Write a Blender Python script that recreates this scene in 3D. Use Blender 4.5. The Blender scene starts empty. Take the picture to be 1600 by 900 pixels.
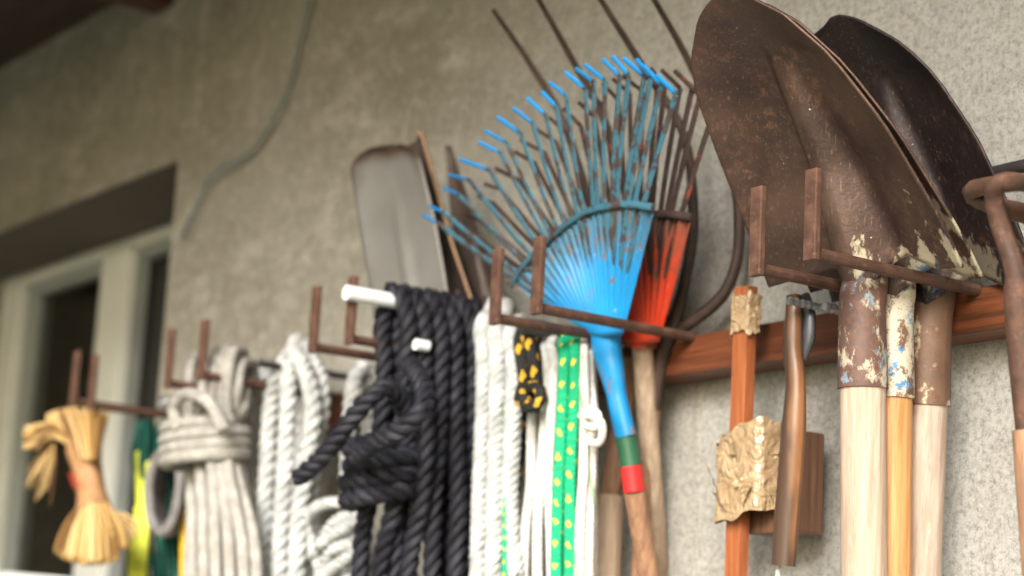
import bpy, math, random
import numpy as np
from mathutils import Vector, Matrix
random.seed(7); RNG = np.random.default_rng(7)
S = bpy.context.scene
COL = S.collection

# ------------------------------------------------------------------ camera
F_PX, DIST, CAM_Z = 3200.0, 1.45, 1.5
def nrm(v): v = np.asarray(v, float); return v/np.linalg.norm(v)
_a, _b, _e = 2300.0, 510.0, .055
AX = -nrm([-_a, _b, F_PX])
_L = F_PX*F_PX/(_a*_e+_b)
AZ = nrm([_e*_L, -_L, F_PX]); AY = np.cross(AZ, AX)
CAM = np.array([0, -DIST, CAM_Z])
cam = bpy.data.cameras.new('camera'); camo = bpy.data.objects.new('camera', cam); COL.objects.link(camo)
cam.sensor_width = 36; cam.lens = 36*F_PX/1600; cam.clip_start = .05; cam.clip_end = 5000
mw = Matrix.Identity(4)
for i, A in enumerate((AX, AY, AZ)):
    mw[i][0] = A[0]; mw[i][1] = -A[1]; mw[i][2] = -A[2]; mw[i][3] = CAM[i]
camo.matrix_world = mw
cam.dof.use_dof = True; cam.dof.focus_distance = 1.79; cam.dof.aperture_fstop = 4.1
cam.dof.aperture_blades = 9
S.camera = camo

# ------------------------------------------------------------------ sky, sun, exposure
SUN_EL, SUN_AZ = 27.0, 142.0       # azimuth measured clockwise from +Y (wall looks to -Y)
w = bpy.data.worlds.new('World'); S.world = w; w.use_nodes = True
nt = w.node_tree; nt.nodes.clear()
sky = nt.nodes.new('ShaderNodeTexSky'); sky.sky_type = 'NISHITA'; sky.sun_disc = False
sky.sun_elevation = math.radians(SUN_EL); sky.sun_rotation = math.radians(SUN_AZ)
sky.air_density = 1.0; sky.dust_density = 2.0; sky.ozone_density = .6
bg = nt.nodes.new('ShaderNodeBackground'); bg.inputs[1].default_value = .12
ow = nt.nodes.new('ShaderNodeOutputWorld')
nt.links.new(sky.outputs[0], bg.inputs[0]); nt.links.new(bg.outputs[0], ow.inputs[0])
sun = bpy.data.lights.new('sun', 'SUN'); sun.energy = 2.0; sun.angle = math.radians(28); sun.color = (1, .99, .98)
suno = bpy.data.objects.new('sun', sun); COL.objects.link(suno)
az, el = math.radians(SUN_AZ), math.radians(SUN_EL)
sd = Vector((math.sin(az)*math.cos(el), math.cos(az)*math.cos(el), math.sin(el)))
suno.rotation_euler = sd.to_track_quat('Z', 'Y').to_euler(); suno.location = (2, -6, 6)
S.view_settings.view_transform = 'Standard'; S.view_settings.look = 'None'
S.view_settings.exposure = 1.6; S.view_settings.gamma = 1
S.cycles.max_bounces = 8

# ------------------------------------------------------------------ picture-to-place helpers (w = metres out from the wall)
def P(px, py, w):
    r = np.array([px-800, py-450, F_PX]); d = np.array([r@AX, r@AY, r@AZ])
    return CAM + d*((-w-CAM[1])/d[1])
def PX(px, py, X):
    r = np.array([px-800, py-450, F_PX]); d = np.array([r@AX, r@AY, r@AZ])
    return CAM + d*((X-CAM[0])/d[0])
def PP(px, py, base, n):
    r = np.array([px-800, py-450, F_PX]); d = np.array([r@AX, r@AY, r@AZ])
    return CAM + d*(((base-CAM)@n)/(d@n))
def depth(p): q = p-CAM; return q@np.array([AX[2], AY[2], AZ[2]])
def rad(p, rpx): return rpx*depth(p)/F_PX
def PL(lst): return np.array([P(*q) for q in lst])

# ------------------------------------------------------------------ mesh helpers
class MB:
    def __init__(s): s.v = []; s.f = []; s.u = []; s.n = 0
    def add(s, v, f, u=None):
        v = np.asarray(v, float); s.v.append(v)
        s.f += [tuple(i+s.n for i in q) for q in f]
        s.u.append(np.zeros((len(v), 2)) if u is None else np.asarray(u, float)); s.n += len(v); return s
    def grid(s, V, U=None):
        a, b = V.shape[:2]
        f = [(i*b+j, i*b+j+1, (i+1)*b+j+1, (i+1)*b+j) for i in range(a-1) for j in range(b-1)]
        return s.add(V.reshape(-1, 3), f, None if U is None else U.reshape(-1, 2))
    def box(s, lo, hi):
        x0, y0, z0 = lo; x1, y1, z1 = hi
        v = [(x, y, z) for x in (x0, x1) for y in (y0, y1) for z in (z0, z1)]
        return s.add(v, [(0, 1, 3, 2), (4, 6, 7, 5), (0, 4, 5, 1), (2, 3, 7, 6), (0, 2, 6, 4), (1, 5, 7, 3)])
    def bar(s, p0, p1, side, hw, hh, hw1=None, hh1=None):
        p0, p1 = np.array(p0, float), np.array(p1, float); d = nrm(p1-p0)
        a = np.array(side, float); a = nrm(a-(a@d)*d); b = np.cross(d, a)
        hw1 = hw if hw1 is None else hw1; hh1 = hh if hh1 is None else hh1
        v = [p+a*x*h1+b*y*h2 for p, h1, h2 in ((p0, hw, hh), (p1, hw1, hh1)) for x, y in ((-1, -1), (1, -1), (1, 1), (-1, 1))]
        return s.add(v, [(3, 2, 1, 0), (4, 5, 6, 7), (0, 1, 5, 4), (1, 2, 6, 5), (2, 3, 7, 6), (3, 0, 4, 7)])
    def tube(s, pts, r, n=8, cap=True, flat=1.0, side=None, twist=0):
        pts = np.asarray(pts, float); m = len(pts); r = np.broadcast_to(np.asarray(r, float), (m,))
        T, A, B = frames(pts, side)
        L = np.concatenate([[0], np.cumsum(np.linalg.norm(np.diff(pts, axis=0), axis=1))])
        th = np.linspace(0, 2*math.pi, n+1)[None, :] + twist*L[:, None]
        V = pts[:, None]+r[:, None, None]*(np.cos(th)[..., None]*A[:, None]+flat*np.sin(th)[..., None]*B[:, None])
        rm = r.mean()
        U = np.stack([np.broadcast_to(np.linspace(0, 1, n+1), (m, n+1)), np.broadcast_to((L/(2*math.pi*rm))[:, None], (m, n+1))], -1)
        s.grid(V, U)
        if cap:
            s.add(V[0, :n], [tuple(range(n-1, -1, -1))], U[0, :n]); s.add(V[-1, :n], [tuple(range(n))], U[-1, :n])
        return s
    def rope(s, pts, R, pitch=4.0, k=3, n=6, cap=True):
        pts = resample(pts, R*pitch/9); m = len(pts)
        T, A, B = frames(pts)
        L = np.concatenate([[0], np.cumsum(np.linalg.norm(np.diff(pts, axis=0), axis=1))])
        for i in range(k):
            t = 2*math.pi*(L/(R*pitch)+i/k)
            c = pts+R*.53*(np.cos(t)[:, None]*A+np.sin(t)[:, None]*B)
            s.tube(c, R*.52, n, cap)
        return s
    def braid(s, pts, R, n=10):
        return s.tube(resample(pts, R*1.2), R, n)
def frames(pts, side=None):
    T = np.gradient(pts, axis=0); T /= np.linalg.norm(T, axis=1)[:, None]+1e-12
    a = np.array(side, float) if side is not None else (np.array([1, 0, 0.]) if abs(T[0][0]) < .8 else np.array([0, 0, 1.]))
    A = np.zeros_like(pts)
    for i in range(len(pts)):
        a = a-(a@T[i])*T[i]; a = a/(np.linalg.norm(a)+1e-12); A[i] = a
    return T, A, np.cross(T, A)
def resample(pts, step, smooth=True):
    pts = np.asarray(pts, float)
    if smooth and len(pts) > 2:
        q = np.vstack([2*pts[0]-pts[1], pts, 2*pts[-1]-pts[-2]]); out = []
        for i in range(1, len(q)-2):
            p0, p1, p2, p3 = q[i-1:i+3]
            for t in np.linspace(0, 1, 12, endpoint=False):
                out.append(.5*((2*p1)+(-p0+p2)*t+(2*p0-5*p1+4*p2-p3)*t*t+(-p0+3*p1-3*p2+p3)*t**3))
        pts = np.array(out+[pts[-1]])
    L = np.concatenate([[0], np.cumsum(np.linalg.norm(np.diff(pts, axis=0), axis=1))])
    k = max(2, int(L[-1]/step)+1); x = np.linspace(0, L[-1], k)
    return np.stack([np.interp(x, L, pts[:, j]) for j in range(3)], 1)

def tag(o, label=None, cat=None, group=None, kind=None):
    if label: o['label'] = label
    if cat: o['category'] = cat
    if group: o['group'] = group
    if kind: o['kind'] = kind
    return o
def thing(name, loc, label, cat, group=None):
    o = bpy.data.objects.new(name, None); COL.objects.link(o); o.location = [float(x) for x in loc]
    o.empty_display_size = .05
    return tag(o, label, cat, group)
def origin(o):
    p = np.zeros(3)
    while o is not None: p += np.array(o.location); o = o.parent
    return p
def part(name, mb, m, parent=None, label=None, smooth=True, bevel=0, loc=None, solid=0):
    me = bpy.data.meshes.new(name)
    base = origin(parent) if parent is not None else (np.zeros(3) if loc is None else np.array(loc, float))
    V = np.concatenate(mb.v)-base; U = np.concatenate(mb.u)
    me.from_pydata(V.tolist(), [], mb.f)
    uv = me.uv_layers.new(name='UVMap')
    idx = np.empty(len(me.loops), int); me.loops.foreach_get('vertex_index', idx)
    uv.data.foreach_set('uv', U[idx].ravel())
    if smooth: me.polygons.foreach_set('use_smooth', [True]*len(me.polygons))
    me.materials.append(m)
    o = bpy.data.objects.new(name, me); COL.objects.link(o)
    if parent is not None: o.parent = parent
    else: o.location = [float(x) for x in base]
    if solid:
        md = o.modifiers.new('thick', 'SOLIDIFY'); md.thickness = solid; md.offset = 0
    if bevel:
        md = o.modifiers.new('bevel', 'BEVEL'); md.width = bevel; md.segments = 2; md.limit_method = 'ANGLE'
        md.harden_normals = False
    if label: o['label'] = label
    return o
def copy_tree(o, parent=None):
    c = o.copy(); COL.objects.link(c)
    if parent is not None: c.parent = parent
    for ch in list(o.children): copy_tree(ch, c)
    return c

# ------------------------------------------------------------------ materials
class N:
    def __init__(s, name):
        s.m = bpy.data.materials.new(name); s.m.use_nodes = True; s.t = s.m.node_tree; s.t.nodes.clear()
        s.out = s.new('ShaderNodeOutputMaterial'); s.b = s.new('ShaderNodeBsdfPrincipled'); s.l(s.b.outputs[0], s.out.inputs[0])
        s.tc = s.new('ShaderNodeTexCoord'); s.nl = None
    def new(s, t, **k):
        n = s.t.nodes.new(t)
        for a, v in k.items(): setattr(n, a, v)
        return n
    def l(s, a, b): s.t.links.new(a, b)
    def coord(s, stretch=(1, 1, 1), src='Object', rot=(0, 0, 0)):
        mp = s.new('ShaderNodeMapping'); mp.inputs['Scale'].default_value = stretch; mp.inputs['Rotation'].default_value = rot
        s.l(s.tc.outputs[src], mp.inputs[0]); return mp.outputs[0]
    def noise(s, scale, stretch=(1, 1, 1), detail=5, rough=.55, dist=0, src='Object', rot=(0, 0, 0)):
        n = s.new('ShaderNodeTexNoise'); n.inputs['Scale'].default_value = scale; n.inputs['Detail'].default_value = detail
        n.inputs['Roughness'].default_value = rough; n.inputs['Distortion'].default_value = dist
        s.l(s.coord(stretch, src, rot), n.inputs['Vector']); return n.outputs[0]
    def ramp(s, v, stops):
        r = s.new('ShaderNodeValToRGB'); e = r.color_ramp.elements
        while len(e) < len(stops): e.new(.5)
        for q, (p, c) in zip(e, stops): q.position = p; q.color = (*c, 1)
        s.l(v, r.inputs[0]); return r.outputs[0]
    def mr(s, v, lo, hi, a=0., b=1.):
        r = s.new('ShaderNodeMapRange'); r.clamp = True
        for i, x in enumerate((lo, hi, a, b)): r.inputs[i+1].default_value = x
        s.l(v, r.inputs[0]); return r.outputs[0]
    def math(s, op, a, b=None):
        m = s.new('ShaderNodeMath', operation=op)
        for i, x in enumerate((a, b)):
            if x is None: continue
            if isinstance(x, (int, float)): m.inputs[i].default_value = x
            else: s.l(x, m.inputs[i])
        return m.outputs[0]
    def mix(s, f, a, b):
        m = s.new('ShaderNodeMix', data_type='RGBA')
        for i, x in ((0, f), (6, a), (7, b)):
            if isinstance(x, tuple): m.inputs[i].default_value = (*x, 1)
            elif isinstance(x, (int, float)): m.inputs[i].default_value = x
            else: s.l(x, m.inputs[i])
        return m.outputs[2]
    def uv(s):
        x = s.new('ShaderNodeSeparateXYZ'); s.l(s.tc.outputs['UV'], x.inputs[0]); return x.outputs[0], x.outputs[1]
    def bump(s, h, strength, dist):
        b = s.new('ShaderNodeBump'); b.inputs['Strength'].default_value = strength; b.inputs['Distance'].default_value = dist
        s.l(h, b.inputs['Height'])
        if s.nl is not None: s.l(s.nl, b.inputs['Normal'])
        s.nl = b.outputs[0]
    def done(s, color, rough=.6, metal=0., spec=.5):
        if isinstance(color, tuple): s.b.inputs['Base Color'].default_value = (*color, 1)
        else: s.l(color, s.b.inputs['Base Color'])
        for k, v in (('Roughness', rough), ('Metallic', metal), ('Specular IOR Level', spec)):
            if isinstance(v, (int, float)): s.b.inputs[k].default_value = v
            else: s.l(v, s.b.inputs[k])
        if s.nl is not None: s.l(s.nl, s.b.inputs['Normal'])
        return s.m

def m_noise(name, stops, scale=20, stretch=(1, 1, 1), rough=.6, bump=(), over=(), metal=0., spec=.5, detail=6, rv=.15):
    n = N(name); v = n.noise(scale, stretch, detail, .6); c = n.ramp(v, stops)
    for col, sc, lo, hi, st in over:
        c = n.mix(n.mr(n.noise(sc, st, 6, .65), lo, hi), c, col)
    for sc, st, d, stx in bump: n.bump(n.noise(sc, stx, 6, .6), st, d)
    return n.done(c, n.mr(v, .3, .7, rough-rv, rough+rv), metal, spec)

U1 = (1, 1, 1)
def m_wall():
    n = N('rough_stucco')
    big = n.noise(1.6, U1, 4, .55); mid = n.noise(14, U1, 7, .65); fine = n.noise(150, U1, 8, .82); grit = n.noise(650, U1, 2, .6)
    c = n.ramp(big, [(.32, (.26, .235, .175)), (.5, (.36, .335, .262)), (.68, (.46, .435, .355))])
    c = n.mix(n.mr(mid, .45, .7, 0, .6), c, (.50, .47, .39))
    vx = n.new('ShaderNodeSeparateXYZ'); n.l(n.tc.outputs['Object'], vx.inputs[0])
    right_mix = n.mr(n.math('ADD', vx.outputs[0], n.math('MULTIPLY', big, 1.2)), -1.9, -.5, 0, .92)
    c = n.mix(right_mix, c, (.74, .73, .68))                                                           # render gets paler and greyer towards the shovels
    c = n.mix(n.mr(n.noise(5, (1, 1, 2), 5, .7), .52, .66, 0, .8), c, (.66, .635, .56))         # lime blotches
    drip = n.noise(1, (34, 34, 2.4), 4, .6, rot=(0, .10, 0))
    c = n.mix(n.mr(drip, .60, .68, 0, .75), c, (.68, .65, .56))                                     # lime runs
    c = n.mix(n.mr(n.noise(1, (22, 22, 1.2), 3, .6), .58, .76, 0, .35), c, (.24, .205, .15))        # dirty runs
    mott = n.noise(45, U1, 8, .8)
    c = n.mix(n.mr(mott, .50, .36, 0, .42), c, (.22, .20, .155))
    c = n.mix(n.mr(mott, .52, .66, 0, .65), c, (.80, .78, .72))
    c = n.mix(n.mr(fine, .53, .36, 0, .75), c, (.14, .125, .095))
    c = n.mix(n.mr(grit, .52, .66, 0, .7), c, (.80, .78, .72))
    n.bump(n.noise(28, U1, 4), .35, .01); n.bump(mott, .6, .012); n.bump(n.noise(130, U1, 3), .5, .006); n.bump(fine, .9, .005); n.bump(grit, .6, .002)
    return n.done(c, .95, 0, .2)
def m_blade(name, dark, light, paint, line=(.5, .8)):
    n = N(name); ux, uy = n.uv()
    a = n.noise(9, U1, 6, .6); b = n.noise(60, U1, 6, .7)
    c = n.ramp(a, [(.3, dark), (.5, tuple((x+y)/2 for x, y in zip(dark, light))), (.7, light)])
    c = n.mix(n.mr(b, .58, .75, 0, .55), c, (.15, .085, .055))
    c = n.mix(n.mr(n.noise(14, U1, 6, .75), .52, .64, 0, .75), c, (.040, .024, .022))
    c = n.mix(n.math('MULTIPLY', n.mr(n.noise(70, U1, 7, .75), .52, .62, 0, .8), n.mr(n.noise(11, U1, 3), .5, .6)), c, (.16, .082, .048))
    # worn cream paint left at the shoulders
    side = n.mr(ux, .40, .60, -.13, 0)
    k = n.math('ADD', n.math('ADD', n.noise(26, (1, 1, .6), 6, .65), side), n.mr(uy, .03, .40, .10, -.25))
    c = n.mix(n.mr(k, .56, .60, 0, paint), c, (.50, .44, .31))
    k2 = n.math('ADD', n.math('ADD', n.noise(40, U1, 5, .65), side), n.mr(uy, 0, .3, .03, -.3))
    c = n.mix(n.mr(k2, .60, .63, 0, paint), c, (.10, .17, .24))
    c = n.mix(n.mr(n.noise(150, U1, 2, .5), .76, .79, 0, .8), c, (.55, .5, .42))
    scr = n.noise(1, (400, 400, 22), 4, .6)
    c = n.mix(n.mr(scr, .58, .72, 0, .45), c, (.25, .18, .13))
    n.bump(b, .25, .0015); n.bump(n.noise(240, U1, 3), .25, .0006)
    return n.done(c, n.mr(a, .3, .7, .30, .52), .4, .5)
def m_socket(name, base, cream, blue, kcream, kblue):
    n = N(name)
    a = n.noise(30, U1, 6, .65)
    c = n.ramp(a, [(.3, tuple(x*.55 for x in base)), (.6, base), (.75, tuple(x*1.5 for x in base))])
    c = n.mix(n.mr(n.noise(38, (1, 1, .7), 6, .7), kcream, kcream+.06), c, cream)
    c = n.mix(n.mr(n.noise(52, U1, 6, .7), kblue, kblue+.05), c, blue)
    c = n.mix(n.mr(n.noise(120, U1, 6, .75), .52, .58, 0, .9), c, (.13, .060, .035))
    c = n.mix(n.mr(n.noise(60, (1, 1, .5), 6, .7), .55, .75, 0, .6), c, (.07, .04, .03))
    n.bump(n.noise(70, U1, 6, .65), .5, .0015)
    return n.done(c, .6, .1, .5)
def m_wood(name, light, dark, grain=(55, 55, 4), rough=.6, stain=None, kn=.0, bump=.25):
    n = N(name)
    g = n.noise(1, grain, 6, .65, .4); f = n.noise(1, tuple(x*4 for x in grain), 3, .6)
    c = n.ramp(g, [(.3, dark), (.5, tuple((x+y)/2 for x, y in zip(dark, light))), (.68, light)])
    c = n.mix(n.mr(f, .56, .72, 0, .35), c, tuple(x*.6 for x in dark))
    if 'ash' in name or 'pine' in name: c = n.mix(n.mr(n.noise(1, (90, 90, 14), 6, .7), .60, .72, 0, .55), c, (.17, .11, .07))
    if stain: c = n.mix(n.mr(n.noise(11, (1, 1, .4), 5, .7), .5+kn, .66+kn, 0, .8), c, stain)
    n.bump(f, bump, .001)
    return n.done(c, rough, 0, .4)
def m_rope(name, light, dark, rough=.85, fuzz=1.):
    n = N(name); ux, uy = n.uv()
    h = n.noise(1, (7, 2.2, 1), 3, .6, src='UV')
    c = n.ramp(n.noise(60, U1, 4, .6), [(.35, dark), (.65, light)])
    c = n.mix(n.mr(h, .4, .62, .45, 0), c, tuple(x*.6 for x in dark))
    n.bump(h, .5*fuzz, .0012); n.bump(n.noise(900, U1, 2), .3*fuzz, .0006)
    return n.done(c, rough, 0, .3)
def m_braid(name, base, fleck, nx=3, ny=1.6, width=.30, second=None, skip=.5):
    n = N(name); ux, uy = n.uv()
    uy0 = uy; uy = n.math('ADD', uy, n.math('MULTIPLY', n.noise(1, (2.5, .35, 1), 2, .5, src='UV'), .9))
    a = n.math('FRACT', n.math('ADD', n.math('MULTIPLY', ux, nx), n.math('MULTIPLY', uy, ny)))
    b = n.math('FRACT', n.math('SUBTRACT', n.math('MULTIPLY', ux, nx), n.math('MULTIPLY', uy, ny)))
    m = n.math('MULTIPLY', n.math('LESS_THAN', a, width), n.math('LESS_THAN', b, width))
    m = n.math('MULTIPLY', m, n.math('GREATER_THAN', n.noise(1, (1.2, .8, 1), 2, .5, src='UV'), .44))
    c = n.mix(m, base, fleck)
    c = n.mix(n.mr(n.noise(80, U1, 4), .4, .65, 0, .4), c, tuple(x*.6 for x in base))
    if second is not None:
        c = n.mix(n.math('LESS_THAN', n.math('FRACT', n.math('ADD', n.math('MULTIPLY', ux, 1.), n.math('MULTIPLY', uy, .22))), .10), c, second)
    h = n.math('MULTIPLY', n.math('SINE', n.math('MULTIPLY', n.math('ADD', ux, n.math('MULTIPLY', uy, .55)), 2*math.pi*6)),
               n.math('SINE', n.math('MULTIPLY', n.math('SUBTRACT', ux, n.math('MULTIPLY', uy, .55)), 2*math.pi*6)))
    n.bump(h, .5, .0012)
    return n.done(c, .7, 0, .35)
def m_chip(name, paint, rust, k, scale=40, stretch=(1, 1, 1), rough=.45, fade=.25):
    n = N(name)
    r = n.ramp(n.noise(55, U1, 6, .65), [(.3, tuple(x*.5 for x in rust)), (.7, tuple(x*1.3 for x in rust))])
    p = n.ramp(n.noise(9, U1, 5, .6), [(.3, tuple(x*(1-fade) for x in paint)), (.7, tuple(min(1, x*(1+fade*.4)) for x in paint))])
    f = n.mr(n.noise(scale, stretch, 7, .7), k, k+.05)
    n.bump(n.noise(90, U1, 5), .25, .0008)
    return n.done(n.mix(f, p, r), n.mr(f, 0, 1, rough, .75), 0, .5)

MAT = {}
MAT['wall'] = m_wall()
MAT['rust'] = m_noise('rusty_iron', [(.3, (.036, .018, .012)), (.5, (.078, .036, .022)), (.72, (.14, .068, .040))], 55, rough=.7, bump=((160, .5, .0012, U1),), over=(((.18, .09, .05), 90, .58, .72, U1), ((.04, .025, .02), 35, .55, .68, U1)), metal=.15)
MAT['darkrust'] = m_noise('dark_iron', [(.3, (.025, .017, .014)), (.7, (.085, .05, .036))], 45, rough=.62, bump=((150, .4, .001, U1),), metal=.3)
MAT['brightrust'] = m_noise('orange_rust', [(.3, (.030, .018, .014)), (.6, (.075, .038, .026)), (.75, (.25, .07, .03))], 50, rough=.75, bump=((130, .4, .001, U1),))
MAT['rail'] = m_wood('stained_rail_wood', (.20, .062, .024), (.055, .019, .010), (6, 170, 170), .42, (.06, .025, .014), .08)
MAT['blade'] = m_blade('worn_shovel_steel', (.036, .021, .019), (.120, .070, .048), .85)
MAT['blade_dark'] = m_blade('dark_shovel_steel', (.014, .010, .011), (.038, .026, .025), .35)
MAT['sock_a'] = m_socket('brown_socket', (.12, .065, .047), (.46, .39, .29), (.20, .27, .32), .56, .575)
MAT['sock_b'] = m_socket('cream_socket', (.17, .085, .05), (.50, .45, .34), (.07, .22, .40), .42, .57)
MAT['sock_c'] = m_socket('rust_socket', (.15, .085, .05), (.52, .45, .30), (.25, .27, .21), .58, .62)
MAT['ash'] = m_wood('pale_ash_wood', (.50, .395, .305), (.31, .22, .15), (190, 190, 7), .55, (.50, .36, .24), .1, .15)
MAT['pine'] = m_wood('orange_pine_wood', (.58, .31, .12), (.38, .16, .05), (190, 190, 7), .5, None, 0, .15)
MAT['ash2'] = m_wood('greyed_ash_wood', (.48, .38, .30), (.30, .215, .16), (190, 190, 7), .6, (.40, .28, .19), .08, .2)
MAT['handle'] = m_wood('old_brown_wood', (.40, .225, .13), (.17, .085, .05), (190, 190, 7), .5, (.08, .05, .035), .04)
MAT['greywood'] = m_wood('weathered_wood', (.50, .38, .27), (.26, .18, .12), (190, 190, 7), .75, (.18, .12, .08), .06)
MAT['stick'] = m_wood('reddish_lath_wood', (.40, .13, .045), (.20, .055, .02), (190, 190, 7), .42)
MAT['block'] = m_wood('dark_block_wood', (.22, .11, .06), (.08, .042, .027), (190, 190, 7), .55)
def m_grip():
    n = N('two_tone_grip_wood'); sx = n.new('ShaderNodeSeparateXYZ'); n.l(n.tc.outputs['Object'], sx.inputs[0])
    c = n.ramp(n.noise(1, (60, 60, 5), 6, .65), [(.3, (.20, .085, .035)), (.7, (.40, .19, .08))])
    e = n.math('ADD', n.math('MULTIPLY', sx.outputs[0], -22.), n.math('MULTIPLY', n.noise(14, (1, 1, .35), 4), 1.))
    c = n.mix(n.mr(e, .0, .22, 0, .9), c, (.04, .026, .02))
    c = n.mix(n.mr(n.noise(30, (1, 1, .4), 4), .70, .73, 0, .8), c, (.45, .06, .05))
    n.bump(n.noise(1, (200, 200, 14), 3), .2, .001); return n.done(c, .35, 0, .5)
MAT['grip'] = m_grip()
MAT['blue'] = m_chip('blue_rake_paint', (.010, .265, .60), (.20, .13, .10), .585, 38, (1.6, 1.6, .45), rough=.38, fade=.4)
def m_plate(name, paint, worn, rust, f0=.45):
    n = N(name); ux, uy = n.uv()
    p = n.ramp(n.noise(12, U1, 5), [(.3, tuple(x*.75 for x in paint)), (.7, tuple(x*1.1 for x in paint))])
    st = n.noise(1, (110, 5, 1), 6, .7, src='UV')
    k = n.math('ADD', st, n.mr(uy, .45, 1., -.06, .24))
    c = n.mix(n.mr(k, .50, .66, 0, .85), p, worn)
    c = n.mix(n.mr(n.math('ADD', n.noise(45, U1, 7, .75), n.mr(uy, .3, 1., -.03, .10)), .60, .64, 0, .9), c, rust)
    c = n.mix(n.mr(n.noise(130, U1, 4, .6), .68, .72, 0, .6), c, (.42, .40, .36))
    n.bump(st, .2, .001); return n.done(c, n.mr(k, .45, .7, .36, .7), 0, .5)
MAT['blueplate'] = m_plate('worn_blue_plate', (.010, .265, .60), (.055, .13, .17), (.16, .10, .075))
MAT['redplate'] = m_plate('worn_red_plate', (.62, .048, .014), (.20, .075, .04), (.15, .065, .038))
MAT['bluetine'] = m_chip('worn_blue_tine', (.04, .135, .19), (.060, .042, .036), .49, 50)
MAT['bluetip'] = m_chip('blue_dipped_tip', (.010, .29, .74), (.10, .1, .12), .68, 60)
MAT['red'] = m_chip('red_rake_paint', (.58, .046, .014), (.26, .075, .032), .505, 40, (2, 2, .5))
MAT['redrust'] = m_chip('rust_red_paint', (.30, .06, .026), (.055, .032, .026), .36, 45)
MAT['greenband'] = m_chip('green_band_paint', (.022, .115, .055), (.2, .16, .08), .68, 50)
MAT['redband'] = m_chip('red_band_paint', (.68, .022, .022), (.5, .2, .12), .70, 50)
def m_spade():
    n = N('grey_spade_steel'); ux, uy = n.uv()
    c = n.ramp(n.noise(9, U1, 6), [(.3, (.17, .165, .15)), (.7, (.26, .255, .24))])
    e = n.math('ADD', n.mr(n.math('ABSOLUTE', n.math('SUBTRACT', ux, .5)), .30, .5, 0, .16), n.mr(uy, .62, .10, 0, .75))
    e = n.mr(n.math('ADD', e, n.math('MULTIPLY', n.noise(18, U1, 6), .5)), .42, .72)
    c = n.mix(e, c, (.070, .042, .031)); n.bump(n.noise(120, U1, 3), .2, .001)
    return n.done(c, .5, .25)
MAT['spade'] = m_spade()
MAT['tan'] = m_noise('tan_worn_edge', [(.3, (.16, .085, .04)), (.7, (.33, .20, .10))], 40)
MAT['spade_brown'] = m_noise('brown_spade_steel', [(.3, (.035, .026, .022)), (.7, (.09, .066, .052))], 14, rough=.55, bump=((120, .2, .001, U1),), metal=.3)
MAT['black_rope'] = m_rope('black_twisted_rope', (.022, .022, .031), (.006, .006, .009), .62)
MAT['white_rope'] = m_rope('white_twisted_rope', (.54, .55, .54), (.36, .37, .355))
MAT['cream_rope'] = m_rope('off_white_rope', (.80, .78, .70), (.62, .60, .52))
MAT['beige_rope'] = m_rope('beige_rope', (.40, .385, .345), (.27, .255, .225))
MAT['grey_rope'] = m_rope('grey_rope', (.25, .235, .225), (.15, .14, .135))
MAT['wg'] = m_braid('white_braid_green_thread', (.53, .54, .50), (.25, .5, .25), 3, 1.2, .16, (.20, .42, .20))
MAT['white_braid'] = m_braid('plain_white_braid', (.55, .55, .52), (.42, .42, .385), 4, 2, .5)
MAT['by'] = m_braid('black_yellow_braid', (.014, .013, .012), (.72, .42, .02), 2, 1.5, .42)
MAT['gy'] = m_braid('green_yellow_braid', (.005, .36, .16), (.72, .66, .05), 2, 1.9, .36)
MAT['pinkbraid'] = m_braid('white_braid_pink_fleck', (.66, .62, .56), (.45, .25, .2), 3, 1., .2, (.25, .36, .22))
MAT['redstring'] = m_noise('red_string', [(.3, (.45, .06, .03)), (.7, (.60, .10, .05))], 60)
MAT['greennet'] = m_rope('green_cord', (.010, .12, .085), (.004, .05, .036), .7)
MAT['yellow'] = m_noise('yellow_strap', [(.3, (.62, .36, .01)), (.7, (.78, .5, .02))], 40)
MAT['lime'] = m_noise('lime_cord', [(.3, (.55, .6, .03)), (.7, (.80, .84, .10))], 40)
def m_straw():
    n = N('broom_straw'); ux, uy = n.uv(); c = n.ramp(ux, [(0, (.12, .055, .018)), (.3, (.34, .19, .06)), (.7, (.66, .44, .17)), (1, (.78, .60, .32))])
    return n.done(c, .6, 0, .3)
MAT['straw'] = m_straw()
MAT['strawbind'] = m_noise('straw_waist', [(.3, (.24, .12, .05)), (.7, (.40, .22, .10))], 90, rough=.6)
MAT['pvc'] = m_noise('white_plastic', [(.3, (.74, .77, .77)), (.7, (.82, .84, .83))], 15, rough=.35, rv=.05)
MAT['blackpeg'] = m_noise('black_peg_iron', [(.3, (.015, .013, .014)), (.7, (.04, .035, .035))], 30, rough=.5)
MAT['zinc'] = m_noise('zinc_screw', [(.3, (.25, .26, .27)), (.7, (.42, .43, .43))], 60, rough=.35, metal=.8, rv=.08)
MAT['rubber'] = m_noise('grey_tang_steel', [(.3, (.045, .047, .052)), (.7, (.11, .112, .12))], 40, rough=.45, metal=.4)
MAT['cable'] = m_noise('grey_blue_cable', [(.3, (.12, .15, .155)), (.7, (.19, .225, .225))], 20, rough=.55)
MAT['frame'] = m_noise('cream_window_paint', [(.3, (.66, .68, .64)), (.7, (.76, .78, .74))], 12, rough=.5, bump=((90, .1, .001, U1),))
MAT['frame_grey'] = m_noise('grey_window_rebate', [(.3, (.26, .29, .28)), (.7, (.34, .37, .36))], 12, rough=.5)
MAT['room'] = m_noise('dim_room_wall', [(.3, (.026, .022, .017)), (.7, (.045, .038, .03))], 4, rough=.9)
MAT['head_sheet'] = m_noise('dull_brown_sheet', [(.3, (.085, .068, .052)), (.7, (.12, .098, .077))], 8, rough=.8)
MAT['soffit'] = m_wood('dark_roof_boards', (.045, .026, .016), (.02, .012, .009), (4, 30, 30), .7)
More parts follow.
